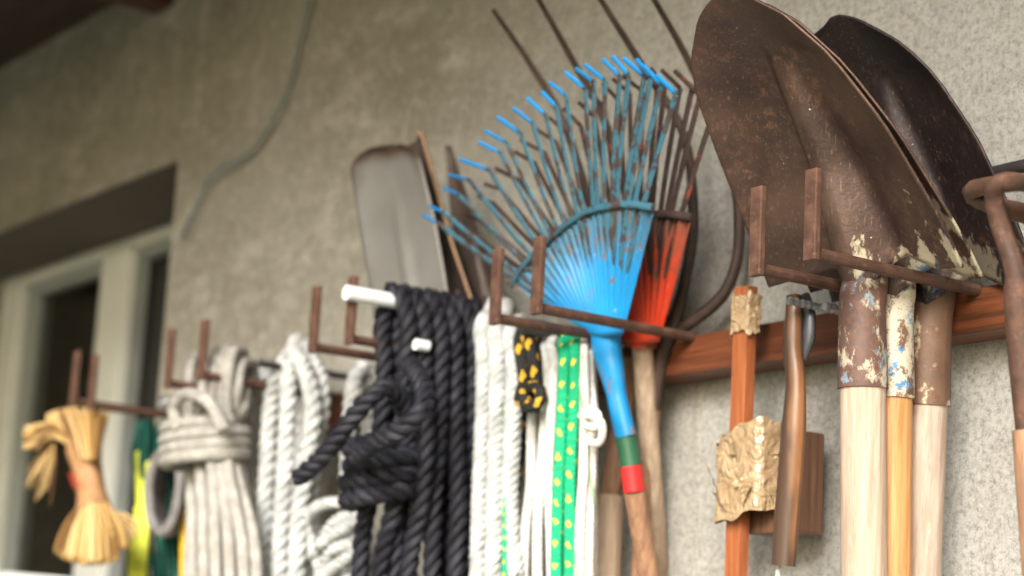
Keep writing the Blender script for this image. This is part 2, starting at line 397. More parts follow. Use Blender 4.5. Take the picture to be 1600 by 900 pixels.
MAT['rafter'] = m_wood('reddish_rafter_wood', (.10, .032, .012), (.045, .016, .008), (30, 4, 30), .55)
MAT['ground'] = m_noise('yard_grass_ground', [(.3, (.09, .12, .04)), (.55, (.15, .16, .075)), (.75, (.24, .21, .13))], 1.3, rough=.95, bump=((30, .6, .03, U1),))
MAT['plinth'] = m_noise('porch_concrete', [(.3, (.26, .25, .22)), (.7, (.38, .36, .32))], 3, rough=.9, bump=((60, .3, .006, U1),))
def m_tape():
    n = N('brown_packing_tape'); a = n.noise(45, U1, 4, .6)
    c = n.ramp(a, [(.3, (.30, .20, .105)), (.6, (.42, .30, .17)), (.75, (.60, .48, .33))])
    n.bump(n.noise(55, (1, 1, 1), 1, .4, 2.5), .7, .006)
    return n.done(c, .24, 0, .7)
MAT['tape'] = m_tape()
def m_glass():
    n = N('window_glass'); n.bump(n.noise(3, U1, 2), .04, .01)
    m = n.done((.5, .5, .48), .03, 0, .5); n.b.inputs['Transmission Weight'].default_value = 1; n.b.inputs['IOR'].default_value = 1.25
    return m
MAT['glass'] = m_glass()

# ================================================================== the setting
g = MB(); g.grid(np.array([[(-400, -600, 0), (400, -600, 0)], [(-400, 300, 0), (400, 300, 0)]], float))
tag(part('ground', g, MAT['ground']), kind='structure')
g = MB(); g.box((-9, -1.9, -.2), (4, .02, .06))
tag(part('porch_floor', g, MAT['plinth'], smooth=False), kind='structure')

ZH, ZB, XR, XL = 1.5+(.711*1.2083), P(40, 985, -.20)[2], -3.095, P(4, 450, -.20)[0]     # window opening
ROOF = 2.72
house = thing('house', (0, 0, 0), 'rough grey stucco house wall with a window and dark roof boards above', 'house')
RD = .20
wm = MB()
def rect(m, x0, x1, z0, z1, y=0.): m.add([(x0, y, z0), (x1, y, z0), (x1, y, z1), (x0, y, z1)], [(0, 1, 2, 3)])
rect(wm, -9, XL, 0, 4); rect(wm, XR, 4, 0, 4); rect(wm, XL, XR, ZH, 4); rect(wm, XL, XR, 0, ZB)
wm.add([(XL, 0, ZH), (XR, 0, ZH), (XR, RD+.1, ZH), (XL, RD+.1, ZH)], [(0, 1, 2, 3)])
wm.add([(XL, 0, ZB), (XR, 0, ZB), (XR, RD+.1, ZB), (XL, RD+.1, ZB)], [(3, 2, 1, 0)])
wm.add([(XR, 0, ZB), (XR, 0, ZH), (XR, RD+.1, ZH), (XR, RD+.1, ZB)], [(3, 2, 1, 0)])
wm.add([(XL, 0, ZB), (XL, 0, ZH), (XL, RD+.1, ZH), (XL, RD+.1, ZB)], [(0, 1, 2, 3)])
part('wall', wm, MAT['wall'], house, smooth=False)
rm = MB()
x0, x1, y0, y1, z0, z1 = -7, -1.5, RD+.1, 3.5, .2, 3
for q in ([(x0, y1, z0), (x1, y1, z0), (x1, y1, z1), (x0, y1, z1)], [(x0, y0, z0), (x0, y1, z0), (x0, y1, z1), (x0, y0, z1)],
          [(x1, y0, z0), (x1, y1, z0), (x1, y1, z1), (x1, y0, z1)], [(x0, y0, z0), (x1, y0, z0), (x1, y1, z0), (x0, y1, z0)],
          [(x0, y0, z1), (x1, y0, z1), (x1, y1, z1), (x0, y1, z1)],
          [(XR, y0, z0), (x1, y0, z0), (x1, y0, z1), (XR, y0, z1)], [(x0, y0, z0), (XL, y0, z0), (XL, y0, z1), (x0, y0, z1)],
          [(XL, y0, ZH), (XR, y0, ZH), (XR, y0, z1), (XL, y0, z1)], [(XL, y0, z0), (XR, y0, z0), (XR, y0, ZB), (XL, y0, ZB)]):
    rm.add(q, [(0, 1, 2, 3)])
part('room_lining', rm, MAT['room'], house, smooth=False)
rf = MB(); rf.box((-9, -1.1, ROOF), (4, .05, ROOF+.05)); rf.box((-9, -4.2, ROOF+.001), (-2.3, -1.1, ROOF+.05))  # second, deeper slab is added out of view to shade the wall's left
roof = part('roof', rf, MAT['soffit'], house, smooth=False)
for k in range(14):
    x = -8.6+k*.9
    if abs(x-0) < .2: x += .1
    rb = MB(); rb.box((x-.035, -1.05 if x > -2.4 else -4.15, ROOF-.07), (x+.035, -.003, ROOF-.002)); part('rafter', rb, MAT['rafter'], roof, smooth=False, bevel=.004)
# unseen wall added past the window to block light from the left
sw = MB(); sw.box((-4.9, -4.2, 0), (-4.7, -.003, ROOF-.075)); part('shade_wall', sw, MAT['wall'], house, smooth=False)

fb = MB(); fb.box((-4.69, -4.4, ROOF-.45), (-2.3, -4.21, ROOF+.05)); part('shade_beam', fb, MAT['soffit'], house, smooth=False)  # unseen beam added to hold back sky light at the left
# window
win = MB()
YW = RD
def wx(px, py, w=-RD): return P(px, py, w)[0]
fr = MB()
xl, xg0, xg1, xm, xd0 = XL, wx(46, 450), wx(164, 450), wx(205, 450), wx(230, 450)
xr = XR-.0
z0, z1 = ZB, ZH-.004
fr.box((xl+.003, YW, z0), (wx(30, 450), YW+.07, z1)); fr.box((wx(30, 450)+.001, YW+.002, z1-.026), (xr-.003+.25*0, YW+.07, z1-.001))
fr.box((wx(30, 450)+.001, YW+.002, z0), (xr-.004, YW+.07, z0+.05))
window = part('window', fr, MAT['frame'], house, smooth=False, bevel=.004)
s1 = MB(); zi0, zi1 = z0+.051, z1-.028
s1.box((wx(30, 450)+.002, YW+.02, zi0), (xg0, YW+.06, zi1)); s1.box((xg0+.001, YW+.021, zi1-.022), (xg1-.001, YW+.06, zi1)); s1.box((xg0+.001, YW+.021, zi0), (xg1-.001, YW+.06, zi0+.05))
part('sash', s1, MAT['frame_grey'], window, smooth=False, bevel=.003)
s2 = MB(); s2.box((xg1, YW-.012, zi0), (xm, YW+.036, zi1)); part('mullion', s2, MAT['frame'], window, smooth=False, bevel=.004)
s3 = MB(); s3.box((xm+.001, YW+.004, zi0), (xm+.010, YW+.036, zi1)); s3.box((xm+.011, YW+.005, zi1-.022), (xr-.005, YW+.036, zi1)); part('sash', s3, MAT['frame_grey'], window, smooth=False, bevel=.003)
gl = MB(); gl.box((xg0+.001, YW+.035, zi0+.051), (xg1-.001, YW+.039, zi1-.023)); part('pane', gl, MAT['glass'], window, smooth=False)
gl = MB(); gl.box((xm+.011, YW+.030, zi0), (xr-.006, YW+.034, zi1-.023)); part('pane', gl, MAT['glass'], window, smooth=False)
lt = MB(); lt.box((XL+.002, .004, ZH-.003), (XR-.002, RD-.002, ZH-.0005)); part('reveal_sheet', lt, MAT['head_sheet'], window, smooth=False)  # thin dull brown sheet added under the head of the opening
sl = MB(); a, b, c, d = P(-90, 884, .10), P(112, 902, .10), P(112, 902, -.05)-np.array([0,0,.02]), P(-90, 884, -.05)-np.array([0,0,.02])
dz = np.array([0, 0, .03]); sl.add([a, b, c, d, a-dz, b-dz, c-dz, d-dz], [(0, 1, 2, 3), (7, 6, 5, 4), (0, 4, 5, 1), (1, 5, 6, 2), (2, 6, 7, 3), (3, 7, 4, 0)])
part('sill', sl, MAT['pvc'], window, smooth=False, bevel=.004)

# cable on the wall
cb = MB(); pts = [(497, -60, .012), (484, 0, .012), (467, 70, .012), (452, 135, .012), (425, 190, .014), (390, 237, .014), (333, 273, .016), (312, 312, .014), (282, 372, .012)]
cpts = PL(pts); cb.tube(resample(cpts, .01), rad(cpts[3], 3.2), 8)
tag(part('cable', cb, MAT['cable'], loc=cpts[-1]), 'thin grey blue cable running crookedly down the stucco above the window corner', 'cable')

# rail
RZ0, RZ1, RW = P(1560, 513, .048)[2], P(1560, 442, .048)[2], .048
rl = MB(); rl.box((-3.06, -RW, RZ0), (1.2, -.001, RZ1))
o = part('rail', rl, MAT['rail'], smooth=False, bevel=.004, loc=(-.9, 0, RZ0))
o.name = 'wooden_rail'; tag(o, 'long reddish brown wooden rail fixed along the stucco wall behind the tools', 'rail')

# ------------------------------------------------------------------ hooks
HW = .256
h0 = P(1268, 395, HW)
proto = thing('tool_hook', (h0[0], -RW, h0[2]), 'x', 'hook', 'rusty L shaped hooks along the rail')
b = MB(); b.tube(np.array([(h0[0], -RW+.01, h0[2]), (h0[0], -HW+.004, h0[2])]), .0056, 10); part('rod', b, MAT['rust'], proto)
b = MB(); b.box((h0[0]-.0075, -HW-.0035, h0[2]-.007), (h0[0]+.0075, -HW+.0035, h0[2]+.0745)); part('upright', b, MAT['rust'], proto, smooth=False, bevel=.0012)
hooks = [(1268, 395, 'rusty hook whose plate stands right against the front shovel socket, nearest of all hooks'),
         (1180, 418, 'rusty hook under the left shoulder of the front shovel blade'),
         (838, 482, 'rusty hook whose rod crosses in front of the blue rake neck'),
         (776, 495, 'rusty hook just left of the blue rake, its plate over the lowest tines'),
         (545, 528, 'rusty hook right behind the tip of the white peg'),
         (490, 542, 'rusty hook standing on the bare wall just left of the white peg'),
         (312, 588, 'blurred rusty hook holding the beige rope bundle, the one nearer the white rope hank'),
         (263, 598, 'blurred rusty hook beside the window edge left of the beige rope bundle'),
         (142, 632, 'blurred rusty hook before the window that the straw brush hangs from'),
         (112, 628, 'farthest blurred rusty hook, before the dark window pane')]
for i, (x, y, lab) in enumerate(hooks):
    o = proto if i == 0 else copy_tree(proto)
    p = P(x, y, HW); o.location = (float(p[0]), -RW, float(p[2])); o['label'] = lab
    o.rotation_euler = (math.radians([0, .3, -.2, .3, .4, 0, -.4, .2, .5, -.3][i]), 0, math.radians([0, .5, 0, -.8, .6, -.5, .8, -.4, .3, 1.][i]))

# ------------------------------------------------------------------ shovels
SOCK, TIP = (1347, 418, .160), (1128, -8, .322)
def axis_of(sock, tip):
    base = P(*sock); base[2] = h0[2]+.007; t = P(*tip); ax = t-base; Lb = np.linalg.norm(ax); ax /= Lb
    n = nrm(np.cross([1., 0, 0], ax))
    return base, ax, Lb, (-n if n[1] > 0 else n)
def outline():
    base, ax, Lb, n = axis_of(SOCK, TIP); res = []
    for lst in ([(1203, 452), (1160, 340), (1122, 245), (1098, 180), (1082, 130), (1080, 85), (1090, 30), (1108, 0)],
                [(1492, 392), (1475, 350), (1440, 290), (1380, 190), (1300, 88), (1225, 22), (1172, -5)]):
        q = []
        for x, y in lst:
            d = PP(x, y, base, n)-base; sz = d[2]/(ax[2]*Lb); q.append((sz, d[0]-ax[0]*Lb*sz))
        q.append((1.004, 0)); q = sorted(q); res.append(np.array(q))
    ss = np.concatenate([np.linspace(0, .8, 12), np.linspace(.84, 1, 9)])
    L, Rr = res
    return [(v, np.interp(v, L[:, 0], L[:, 1]), np.interp(v, Rr[:, 0], Rr[:, 1])) for v in ss]
TEMPL = outline()
def shovel(sock, tip, hb, blade_m, sock_m, wood_m, label, sock_end, hr, lr=1., templ=TEMPL):
    base, ax, Lb, n = axis_of(sock, tip)
    tm = np.array(templ); ss = np.concatenate([np.linspace(-.004, .8, 46), np.linspace(.815, 1, 22)])
    nu = 61; V = np.zeros((len(ss), nu, 3)); U = np.zeros((len(ss), nu, 2))
    for i, s in enumerate(ss):
        a = np.interp(s, tm[:, 0], tm[:, 1])*lr; b2 = np.interp(s, tm[:, 0], tm[:, 2])*lr
        u = a+(b2-a)*np.linspace(0, 1, nu); k = np.linspace(-1, 1, nu)
        # shoulders dip down towards the socket, the dish sinks behind the rim, the frog ridge stands out of it
        dish = -.030*(1-k*k)*min(1, (1-s)*4)*(0.55+.45*min(1, max(0, s)*3))
        rw = .025*(1-.62*min(1, max(0, s)/.85)); ridge = (.040*max(0, 1-s/.80)**.8)*np.exp(-np.abs(u/rw)**2.6)
        crease = -.006*np.exp(-((u+rw*1.35)/.008)**2)*max(0, 1-s/.72)-.003*np.exp(-((u-rw*1.5)/.012)**2)*max(0, 1-s/.6)
        low = (1-max(0, min(1, s/.10)))*.014*np.exp(-(u/.024)**2)+(1-max(0, min(1, s/.14)))*.015*np.clip((u-.045)/.03, 0, 1)
        h = dish+ridge+crease
        V[i] = base+ax*(s*Lb-low)[:, None]+np.array([1., 0, 0])*u[:, None]+n*h[:, None]
        U[i, :, 0] = u/.25+.5; U[i, :, 1] = s
    hbp = P(*hb); hx = nrm(hbp-base)
    foot = base+hx*1.15
    root = thing('shovel', foot, label, 'shovel', 'round point shovels hung together on one pair of hooks')
    m = MB(); m.grid(V, U); part('blade', m, blade_m, root, solid=.0024)
    e = P(*sock_end); e = base+hx*((e-base)@hx)
    pts = [e, e-hx*.01, base+hx*.035, base+hx*.012-n*.004, base+ax*.014-n*.005, base+ax*.034-n*.010, base+ax*.05-n*.022]
    r = [hr*1.06, hr*1.03, hr*1.0, hr*.98, hr*.95, hr*.85, hr*.6]
    pts = resample(pts, .006); rr = np.interp(np.linspace(0, 1, len(pts)), np.linspace(0, 1, len(r)), r)
    m = MB(); m.tube(pts, rr, 28); part('socket', m, sock_m, root)
    hp = np.array([e-hx*.004, e+hx*.002, e+hx*.30, e+hx*.6, foot])
    m = MB(); m.tube(resample(hp, .02, False), hr*.95, 24); part('handle', m, wood_m, root)
    return root
shovel(SOCK, TIP, (1350, 900, .146), MAT['blade'], MAT['sock_a'], MAT['ash'],
       'front shovel with brown worn blade facing out and pale handle, nearest of the three', (1335, 607, .159), .0215)
shovel((1396, 425, .117), (1160, 2, .277), (1392, 900, .107), MAT['blade'], MAT['sock_b'], MAT['pine'],
       'middle shovel with cream and blue flaked socket and orange handle between two pale ones', (1393, 622, .116), .019, lr=.88)
shovel((1456, 444, .070), (1302, 26, .185), (1437, 900, .060), MAT['blade_dark'], MAT['sock_c'], MAT['ash2'],
       'rear shovel with nearly black blade standing out to the right of the other two', (1448, 633, .069), .0205, lr=1.06, templ=[q for q in TEMPL if q[0] < .84]+[(.85, -.060, .060), (.90, -.048, .046), (.945, -.040, .032), (.95, -.038, .0305), (.975, -.016, .021), (1.0, -.004, .006)])

# ------------------------------------------------------------------ leaf rakes
TIPS = [(661, 336, 683, 349), (670, 322, 694, 331), (692, 293, 717, 304), (701, 273, 730, 282), (719, 249, 761, 267), (748, 222, 779, 240), (757, 204, 792, 224),
        (777, 183, 810, 209), (801, 168, 834, 193), (823, 153, 854, 180), (846, 143, 874, 167), (858, 128, 888, 149), (883, 113, 912, 140), (899, 106, 926, 129), (914, 101, 943, 127),
        (941, 92, 970, 120), (957, 88, 983, 118), (974, 91, 1003, 120), (994, 92, 1019, 120), (1005, 102, 1032, 133), (1026, 117, 1056, 147)]
BAND = [(803, 445), (818, 420), (838, 397), (859, 375), (880, 357), (900, 342), (922, 330), (943, 323), (985, 318), (1027, 323)]
RB = P(948, 540, .125); TH = math.radians(20)
rn = np.array([0, -math.cos(TH), -math.sin(TH)])     # out-facing normal of the fan plane
rax = np.array([0, -math.sin(TH), math.cos(TH)])
def fan(x, y): return PP(x, y, RB, rn)
def rake(shift, mp, mt, mtip, label, wood, bands=True, end=(1014, 900), cut=6):
    sh = np.array(shift, float)
    foot = P(end[0], end[1], .05)+sh; hd = nrm(foot-(P(985, 690, .098)+sh)); foot = foot+hd*.75
    root = thing('leaf_rake', foot, label, 'rake', 'fan leaf rakes hung on one pair of hooks')
    bp = [fan(*q) for q in BAND]; bpath = resample(np.array(bp), .006)
    # direction fan from the neck
    c0 = fan(948, 535)
    for i, (tx, ty, bx, by) in enumerate(TIPS):
        B = fan(bx, by)+rn*random.uniform(-.004, .004); d = B-c0
        T = P(tx, ty, -B[1]+.018+random.uniform(-.003, .003))
        st = c0+d*.30+rn*.002; mid = c0+d*.7+rn*.003
        pts = np.array([st, mid, c0+d*.93+rn*.001, B, B+(T-B)*.2])+sh
        m = MB(); m.tube(resample(pts[:4], .008), .0038, 6, flat=.35, side=(1, 0, 0)); m.tube(np.array([pts[3], pts[4]]), .0038, 6, flat=.35, side=(1, 0, 0))
        tn = part('tine', m, mt, root)
        m = MB(); m.tube(np.array([B+(T-B)*.12+sh, T+sh]), .0036, 6, flat=.45, side=(1, 0, 0)); part('tip', m, mtip, tn)
    m = MB(); m.tube(bpath+sh+rn*.005, .0042, 8, flat=.6); part('cross_band', m, mt if mt is not MAT['bluetine'] else MAT['bluetine'], root)
    # plate, corrugated between the tine roots
    nu, ns = 127, 26; V = np.zeros((ns, nu, 3)); Uq = np.zeros((ns, nu, 2))
    L0, R0 = fan(806, 452), fan(1026, 334)
    for j, k in enumerate(np.linspace(0, 1, nu)):
        q = k*(len(BAND)-1); i0 = min(int(q), len(BAND)-2); top = bp[i0]+(bp[i0+1]-bp[i0])*(q-i0)
        nl, nr = fan(921, 520), fan(974, 522); bot = nl+(nr-nl)*k
        for i, s in enumerate(np.linspace(0, 1, ns)):
            s2 = s*(.96+.02*math.sin(k*math.pi)); Uq[i, j] = (k, s)
            cor = .0032*s*(math.cos(k*2*math.pi*20)); bow = .012*(4*(k-.5)**2-1)*(1-s)*-1
            V[i, j] = bot+(top-bot)*s2+rn*(cor+bow)
    m = MB(); m.grid(V+sh, Uq); part('plate', m, MAT['blueplate'] if bands else MAT['redplate'], root, solid=.0012)
    nk = [(948, 512, .126), (947, 530, .124), (950, 556, .121), (957, 585, .117), (966, 630, .110), (978, 682, .101)]
    nk = nk[:cut]; pts = PL(nk)+sh; pr = [rad(pts[0], q) for q in (27, 26, 22, 17.5, 18, 19)]
    q = resample(pts, .005); m = MB(); m.tube(q, np.interp(np.linspace(0, 1, len(q)), np.linspace(0, 1, cut), pr[:cut]), 18, flat=.85, side=(1, 0, 0)); part('ferrule', m, mp, root)
    a = (P(977, 678, .101)+sh) if bands else pts[-1]-np.array([0, 0, -.004]); b2 = P(986, 728, .0935)+sh; c = P(991, 768, .088)+sh; r0 = rad(a, 17)
    if bands:
        m = MB(); m.tube(np.array([a, b2]), r0*1.0, 18); part('green_band', m, MAT['greenband'], root)
        m = MB(); m.tube(np.array([b2, c]), r0*1.0, 18); part('red_band', m, MAT['redband'], root)
        s0 = c
    else: s0 = a
    m = MB(); m.tube(resample(np.array([s0, P(end[0], end[1], .05)+sh, foot]), .03, False), r0*1.0, 18); part('handle', m, wood, root)
    return root
rake((0, 0, 0), MAT['blue'], MAT['bluetine'], MAT['bluetip'], 'blue leaf rake with bright blue tine tips and green and red bands on its handle', MAT['handle'])
s2 = P(1006, 552, .078)-P(950, 540, .125)
rake(s2*np.array([1, 1, 1]), MAT['red'], MAT['redrust'], MAT['brightrust'], 'rusty red orange leaf rake hanging close behind the blue one', MAT['greywood'], False, (975, 900), 2)

# ------------------------------------------------------------------ manure fork behind the rakes
rootp = P(1048, 520, .055)
fk = thing('manure_fork', P(1000, 900, .03)-np.array([0, 0, .6]), 'dark fork with four long thin tines rising above the blue rake', 'fork')
fts = [[(1040, 520, .06), (960, 440, .06), (925, 330, .075), (880, 190, .105), (825, 95, .15), (770, 15, .205)],
       [(1045, 518, .06), (1010, 440, .055), (985, 330, .066), (945, 190, .095), (895, 95, .145), (835, -12, .215)],
       [(1050, 515, .055), (1070, 440, .045), (1083, 340, .05), (1068, 210, .075), (1005, 105, .125), (925, -22, .205)],
       [(1060, 517, .05), (1130, 460, .035), (1155, 375, .035), (1140, 245, .055), (1078, 100, .10), (1008, -25, .18)]]
for q in fts:
    p = resample(PL(q), .01); m = MB(); r = np.linspace(.0075, .0028, len(p)); m.tube(p, r, 8); part('tine', m, MAT['darkrust'], fk)
m = MB(); p = PL([(1052, 512, .056), (1042, 530, .055), (1028, 580, .052), (1020, 640, .05)]); m.tube(resample(p, .01), [rad(p[0], 14)]*len(resample(p, .01)), 14); part('socket', m, MAT['darkrust'], fk)
p = PL([(1021, 630, .05), (1010, 760, .045), (960, 790, .045)])
m = MB(); p = PL([(1020, 636, .05), (998, 900, .03)]); p = np.vstack([p, [np.array(fk.location)]]); m.tube(resample(p, .03, False), rad(p[0], 13), 14); part('handle', m, MAT['handle'], fk)

# an old handle that leans behind the ropes
oh = thing('broom_handle', P(938, 1300, .05), 'pale worn wooden handle with brown upper end leaning behind the blue rake handle', 'tool handle')
p = PL([(985, 560, .045), (960, 740, .05), (952, 780, .05)]); m = MB(); m.tube(resample(p, .02, False), rad(p[0], 17), 14); part('grip', m, MAT['handle'], oh)
p = PL([(953, 776, .052), (940, 1000, .06)]); p = np.vstack([p, [np.array(oh.location)]]); m = MB(); m.tube(resample(p, .03, False), rad(p[0], 24), 16); part('shaft', m, MAT['greywood'], oh)

# ------------------------------------------------------------------ spades
def spade(outl, w0, tilt, mat, label, axis_px, edge=False, curve=.0):
    base = P(axis_px[0], axis_px[1], w0); th = math.radians(tilt); n = np.array([0, -math.cos(th), -math.sin(th)])
    root = thing('spade', base-np.array([0, 0, .9]), label, 'spade', 'long bladed spades hung behind the black rope')
    rows = []
    for (y0, l, r) in outl:
        a, b2 = PP(l, y0[0], base, n), PP(r, y0[1], base, n); k = np.linspace(0, 1, 25)
        rows.append(a+(b2-a)*k[:, None]-n*(curve*(1-(2*k-1)**2))[:, None])
    R = np.array(rows); t = np.linspace(0, 1, len(R)); tt = np.linspace(0, 1, 36)
    V = np.zeros((36, 25, 3))
    for j in range(25):
        for c in range(3): V[:, j, c] = np.interp(tt, t, R[:, j, c])
    for i in range(36): V[i] += np.outer(np.exp(-((np.linspace(-1, 1, 25))/.12)**2)*.012*max(0, tt[i]-.55)/.45, n)
    UU = np.stack(np.broadcast_arrays(np.linspace(0, 1, 25)[None, :], tt[:, None]), -1)
    m = MB(); m.grid(V, UU); part('blade', m, mat, root, solid=.003)
    if edge: m = MB(); m.tube(V[2:, -1]+n*.002, .0026, 6); part('edge', m, MAT['tan'], root)
    q = np.array([base-n*-.004+np.array([0, 0, .05]), base, base-np.array([0, 0, .12])]); qq = resample(q, .01)
    m = MB(); m.tube(qq, np.linspace(.008, .019, len(qq)), 14); part('socket', m, MAT['darkrust'], root)
    m = MB(); m.tube(resample(np.array([base-np.array([0, 0, .11]), np.array(root.location)]), .05, False), .0165, 14); part('handle', m, MAT['greywood'], root)
    return root
spade([((228, 226), 598, 622), ((233, 229), 575, 638), ((244, 236), 558, 649), ((262, 252), 548, 657), ((350, 345), 561, 680), ((440, 430), 577, 695), ((500, 490), 586, 704)], .115, 14, MAT['spade'],
      'front spade with pale grey blade and brown rounded end above the black rope', (650, 510), curve=.008)
# round top edge of the front spade comes from its own rows below
spade([((225, 205), 640, 655), ((240, 212), 636, 662), ((300, 290), 640, 683), ((390, 380), 655, 708), ((500, 490), 670, 746)], .085, 12, MAT['spade_brown'],
      'middle spade seen nearly edge on with a tan line along its edge', (715, 515), edge=True, curve=.006)
spade([((228, 228), 695, 700), ((260, 262), 698, 714), ((330, 330), 705, 738), ((400, 400), 715, 765), ((500, 500), 730, 800)], .06, 10, MAT['spade_brown'],
      'rear dark spade whose narrow corner shows left of the lowest rake tines', (765, 525), curve=.006)

# ------------------------------------------------------------------ pegs and screws
def peg(px, py, w, rpx, mat, label, cat='peg', back=RW-.01):
    p = P(px, py, w); r = rad(p, rpx)
    m = MB(); m.tube(np.array([(p[0], p[1], p[2]), (p[0], -back, p[2])]), r, 18)
    o = part('rope_peg', m, mat, loc=(p[0], -back, p[2]), bevel=.001); return tag(o, label, cat)
peg(541, 457, .272, 12, MAT['pvc'], 'white plastic peg sticking out of the top of the black rope')
peg(649, 538, .200, 9, MAT['pvc'], 'white peg of which only the round end shows between the black rope strands', back=.183)
peg(405, 568, .185, 6, MAT['blackpeg'], 'short black peg holding the white rope hank')
peg(815, 515, .17, 7, MAT['blackpeg'], 'dark peg under the white and yellow black ropes')
for i, (x, y, w, lab) in enumerate([(1288, 478, .16, 'shiny threaded screw above the wooden grip, nearer the front shovel socket'), (1232, 470, .15, 'threaded screw end left of the wooden grip top')]):
    p = P(x, y, w); m = MB(); L = np.linspace(0, w-RW+.01, 60)
    m.tube(np.array([(p[0], p[1]+l, p[2]) for l in L]), .0036+.0007*np.sign(np.sin(np.arange(60)*1.57)), 8)
    o = part('threaded_screw', m, MAT['zinc'], loc=(p[0], -RW, p[2])); tag(o, lab, 'screw', 'screws in the rail above the wooden grip')
e = P(258, 630, .07); t = np.linspace(0, 2*math.pi, 25)
m = MB(); m.tube(np.array([e+np.array([.010*math.cos(a), -.004, .010*math.sin(a)]) for a in t]), .003, 8); m.tube(np.array([e+np.array([0, 0, 0]), (e[0], -RW+.006, e[2])]), .003, 8)
tag(part('screw_eye', m, MAT['zinc'], loc=e), 'small bright screw eye at the end of the rail beside the window', 'screw eye')

# ------------------------------------------------------------------ ropes
def ropething(label, loc): return thing('rope', loc, label, 'rope')
def over(x, ytop, w_front, ybot, xbot=None, back=.05, wb=None, dx=0):
    """one hanging bight: up the front, over the peg, down the back"""
    xb = x if xbot is None else xbot; w_b = w_front if wb is None else wb
    return [(xb, ybot, w_b), (xb+(x-xb)*.5, (ybot+ytop)/2, (w_front+w_b)/2+.004), (x, ytop+45, w_front), (x+6+dx, ytop+8, w_front-.010), (x+14+dx, ytop, w_front-.024), (x+28+dx, ytop+14, w_front-.045), (x+36+dx, ytop+60, w_front-.052), (x+34+dx, ybot, w_front-.05)]
# black rope
br = ropething('thick black twisted rope coiled and knotted over the white pegs', P(640, 1000, .15))
RBK = rad(P(650, 600, .19), 16.5)
def strand(pts, R, mat, root, name='strand', f='rope', **k):
    pts = list(pts)                                       # the hanging ends run on to uneven lengths
    if pts[0][1] >= 1000: pts[0] = (pts[0][0], pts[0][1]+110+90*math.sin(pts[0][0]*.9), pts[0][2])
    if pts[-1][1] >= 1000: pts[-1] = (pts[-1][0], pts[-1][1]+110+90*math.sin(pts[-1][0]*.7), pts[-1][2])
    m = MB(); getattr(m, f)(PL(pts), R, **k); return part(name, m, mat, root)
pb = P(541, 457, .272)
for k, (wp, xl, xr, bl, br_) in enumerate(((.205, -20, 22, -50, -26), (.184, -20, 24, -26, 2), (.164, -24, 26, -40, 14), (.142, -22, 26, -6, 30), (.118, -22, 28, -20, 22), (.096, -18, 24, -2, 20))):
    q = pb.copy(); q[1] = -wp; d = q-CAM; zz = d@np.array([AX[2], AY[2], AZ[2]])
    cx = 800+F_PX*(d@np.array([AX[0], AY[0], AZ[0]]))/zz; cy = 450+F_PX*(d@np.array([AX[1], AY[1], AZ[1]]))/zz
    j = lambda: random.uniform(-5, 5)
    strand([(cx+bl, 1010, wp-.008), (cx+bl+j(), 880, wp-.004), (cx+(xl+bl)/2+j(), 770, wp+.004), (cx+xl+j(), 660, wp+.008), (cx+xl+j(), 570, wp+.008), (cx+xl, cy+50, wp+.006), (cx+xl*.72, cy+10, wp+.003), (cx-2, cy-19, wp),
            (cx+xr*.72, cy+10, wp-.004), (cx+xr, cy+52, wp-.006), (cx+xr+j(), 580, wp-.006), (cx+xr+j(), 680, wp-.004), (cx+(xr+br_)/2+j(), 790, wp-.006), (cx+br_+j(), 890, wp-.008), (cx+br_, 1010, wp-.01)], RBK*.93, MAT['black_rope'], br, pitch=4.6)
cw = []
for k in np.linspace(0, 3.5, 90):
    a = 2*math.pi*k; c = P(604+4*math.sin(k*1.7), 690+27*k+5*math.sin(a), .196); cw.append(c+np.array([math.cos(a)*.050, -math.sin(a)*.036-.004, 0]))
m = MB(); m.rope(np.array(cw), RBK); part('coil_wrap', m, MAT['black_rope'], br)
strand([(464, 749, .30), (505, 712, .29), (545, 660, .28), (578, 622, .268), (604, 606, .25), (625, 620, .225), (640, 660, .20)], RBK*.92, MAT['black_rope'], br, 'loose_end')
strand([(556, 712, .262), (590, 690, .270), (625, 672, .268), (652, 650, .258), (664, 622, .245), (655, 590, .235), (640, 570, .22)], RBK*.95, MAT['black_rope'], br, 'bight')

# beige bundle
bb = ropething('beige rope bundle wrapped round its middle, hanging before the window edge', P(335, 1000, .17))
RBG = rad(P(330, 700, .2), 10)
for x0, y0, x1, x2, wv in ((300, 560, 297, 304, .22), (322, 590, 312, 322, .235), (338, 552, 330, 340, .235), (350, 548, 344, 362, .225), (362, 552, 355, 383, .22), (376, 570, 366, 402, .205), (384, 600, 374, 392, .19), (330, 570, 320, 300, .19), (355, 565, 338, 350, .18)):
    yt = y0
    strand([(x2, 1000, wv), (x2-3, 860, wv), (x1+2, 730, wv-.012), (x1, 660, wv-.012), (x0-6, yt+40, wv), (x0, yt+4, wv-.01), (x0+10, yt-2, wv-.03), (x0+20, yt+16, wv-.05), (x0+16, 700, wv-.06), (x0+16, 1000, wv-.06)], RBG, MAT['beige_rope'], bb, f='braid')
cw = []
for k in np.linspace(0, 3.6, 90):
    a = 2*math.pi*k; c = P(326, 664+17*k+4*math.sin(a), .20); cw.append(c+np.array([math.cos(a)*.078, -math.sin(a)*.047-.006, 0]))
m = MB(); m.braid(np.array(cw), RBG); part('wrap', m, MAT['beige_rope'], bb)
strand([(280, 672, .255), (272, 638, .258), (290, 616, .26), (318, 622, .258), (335, 640, .25), (350, 672, .24)], RBG, MAT['beige_rope'], bb, 'bight', f='braid')

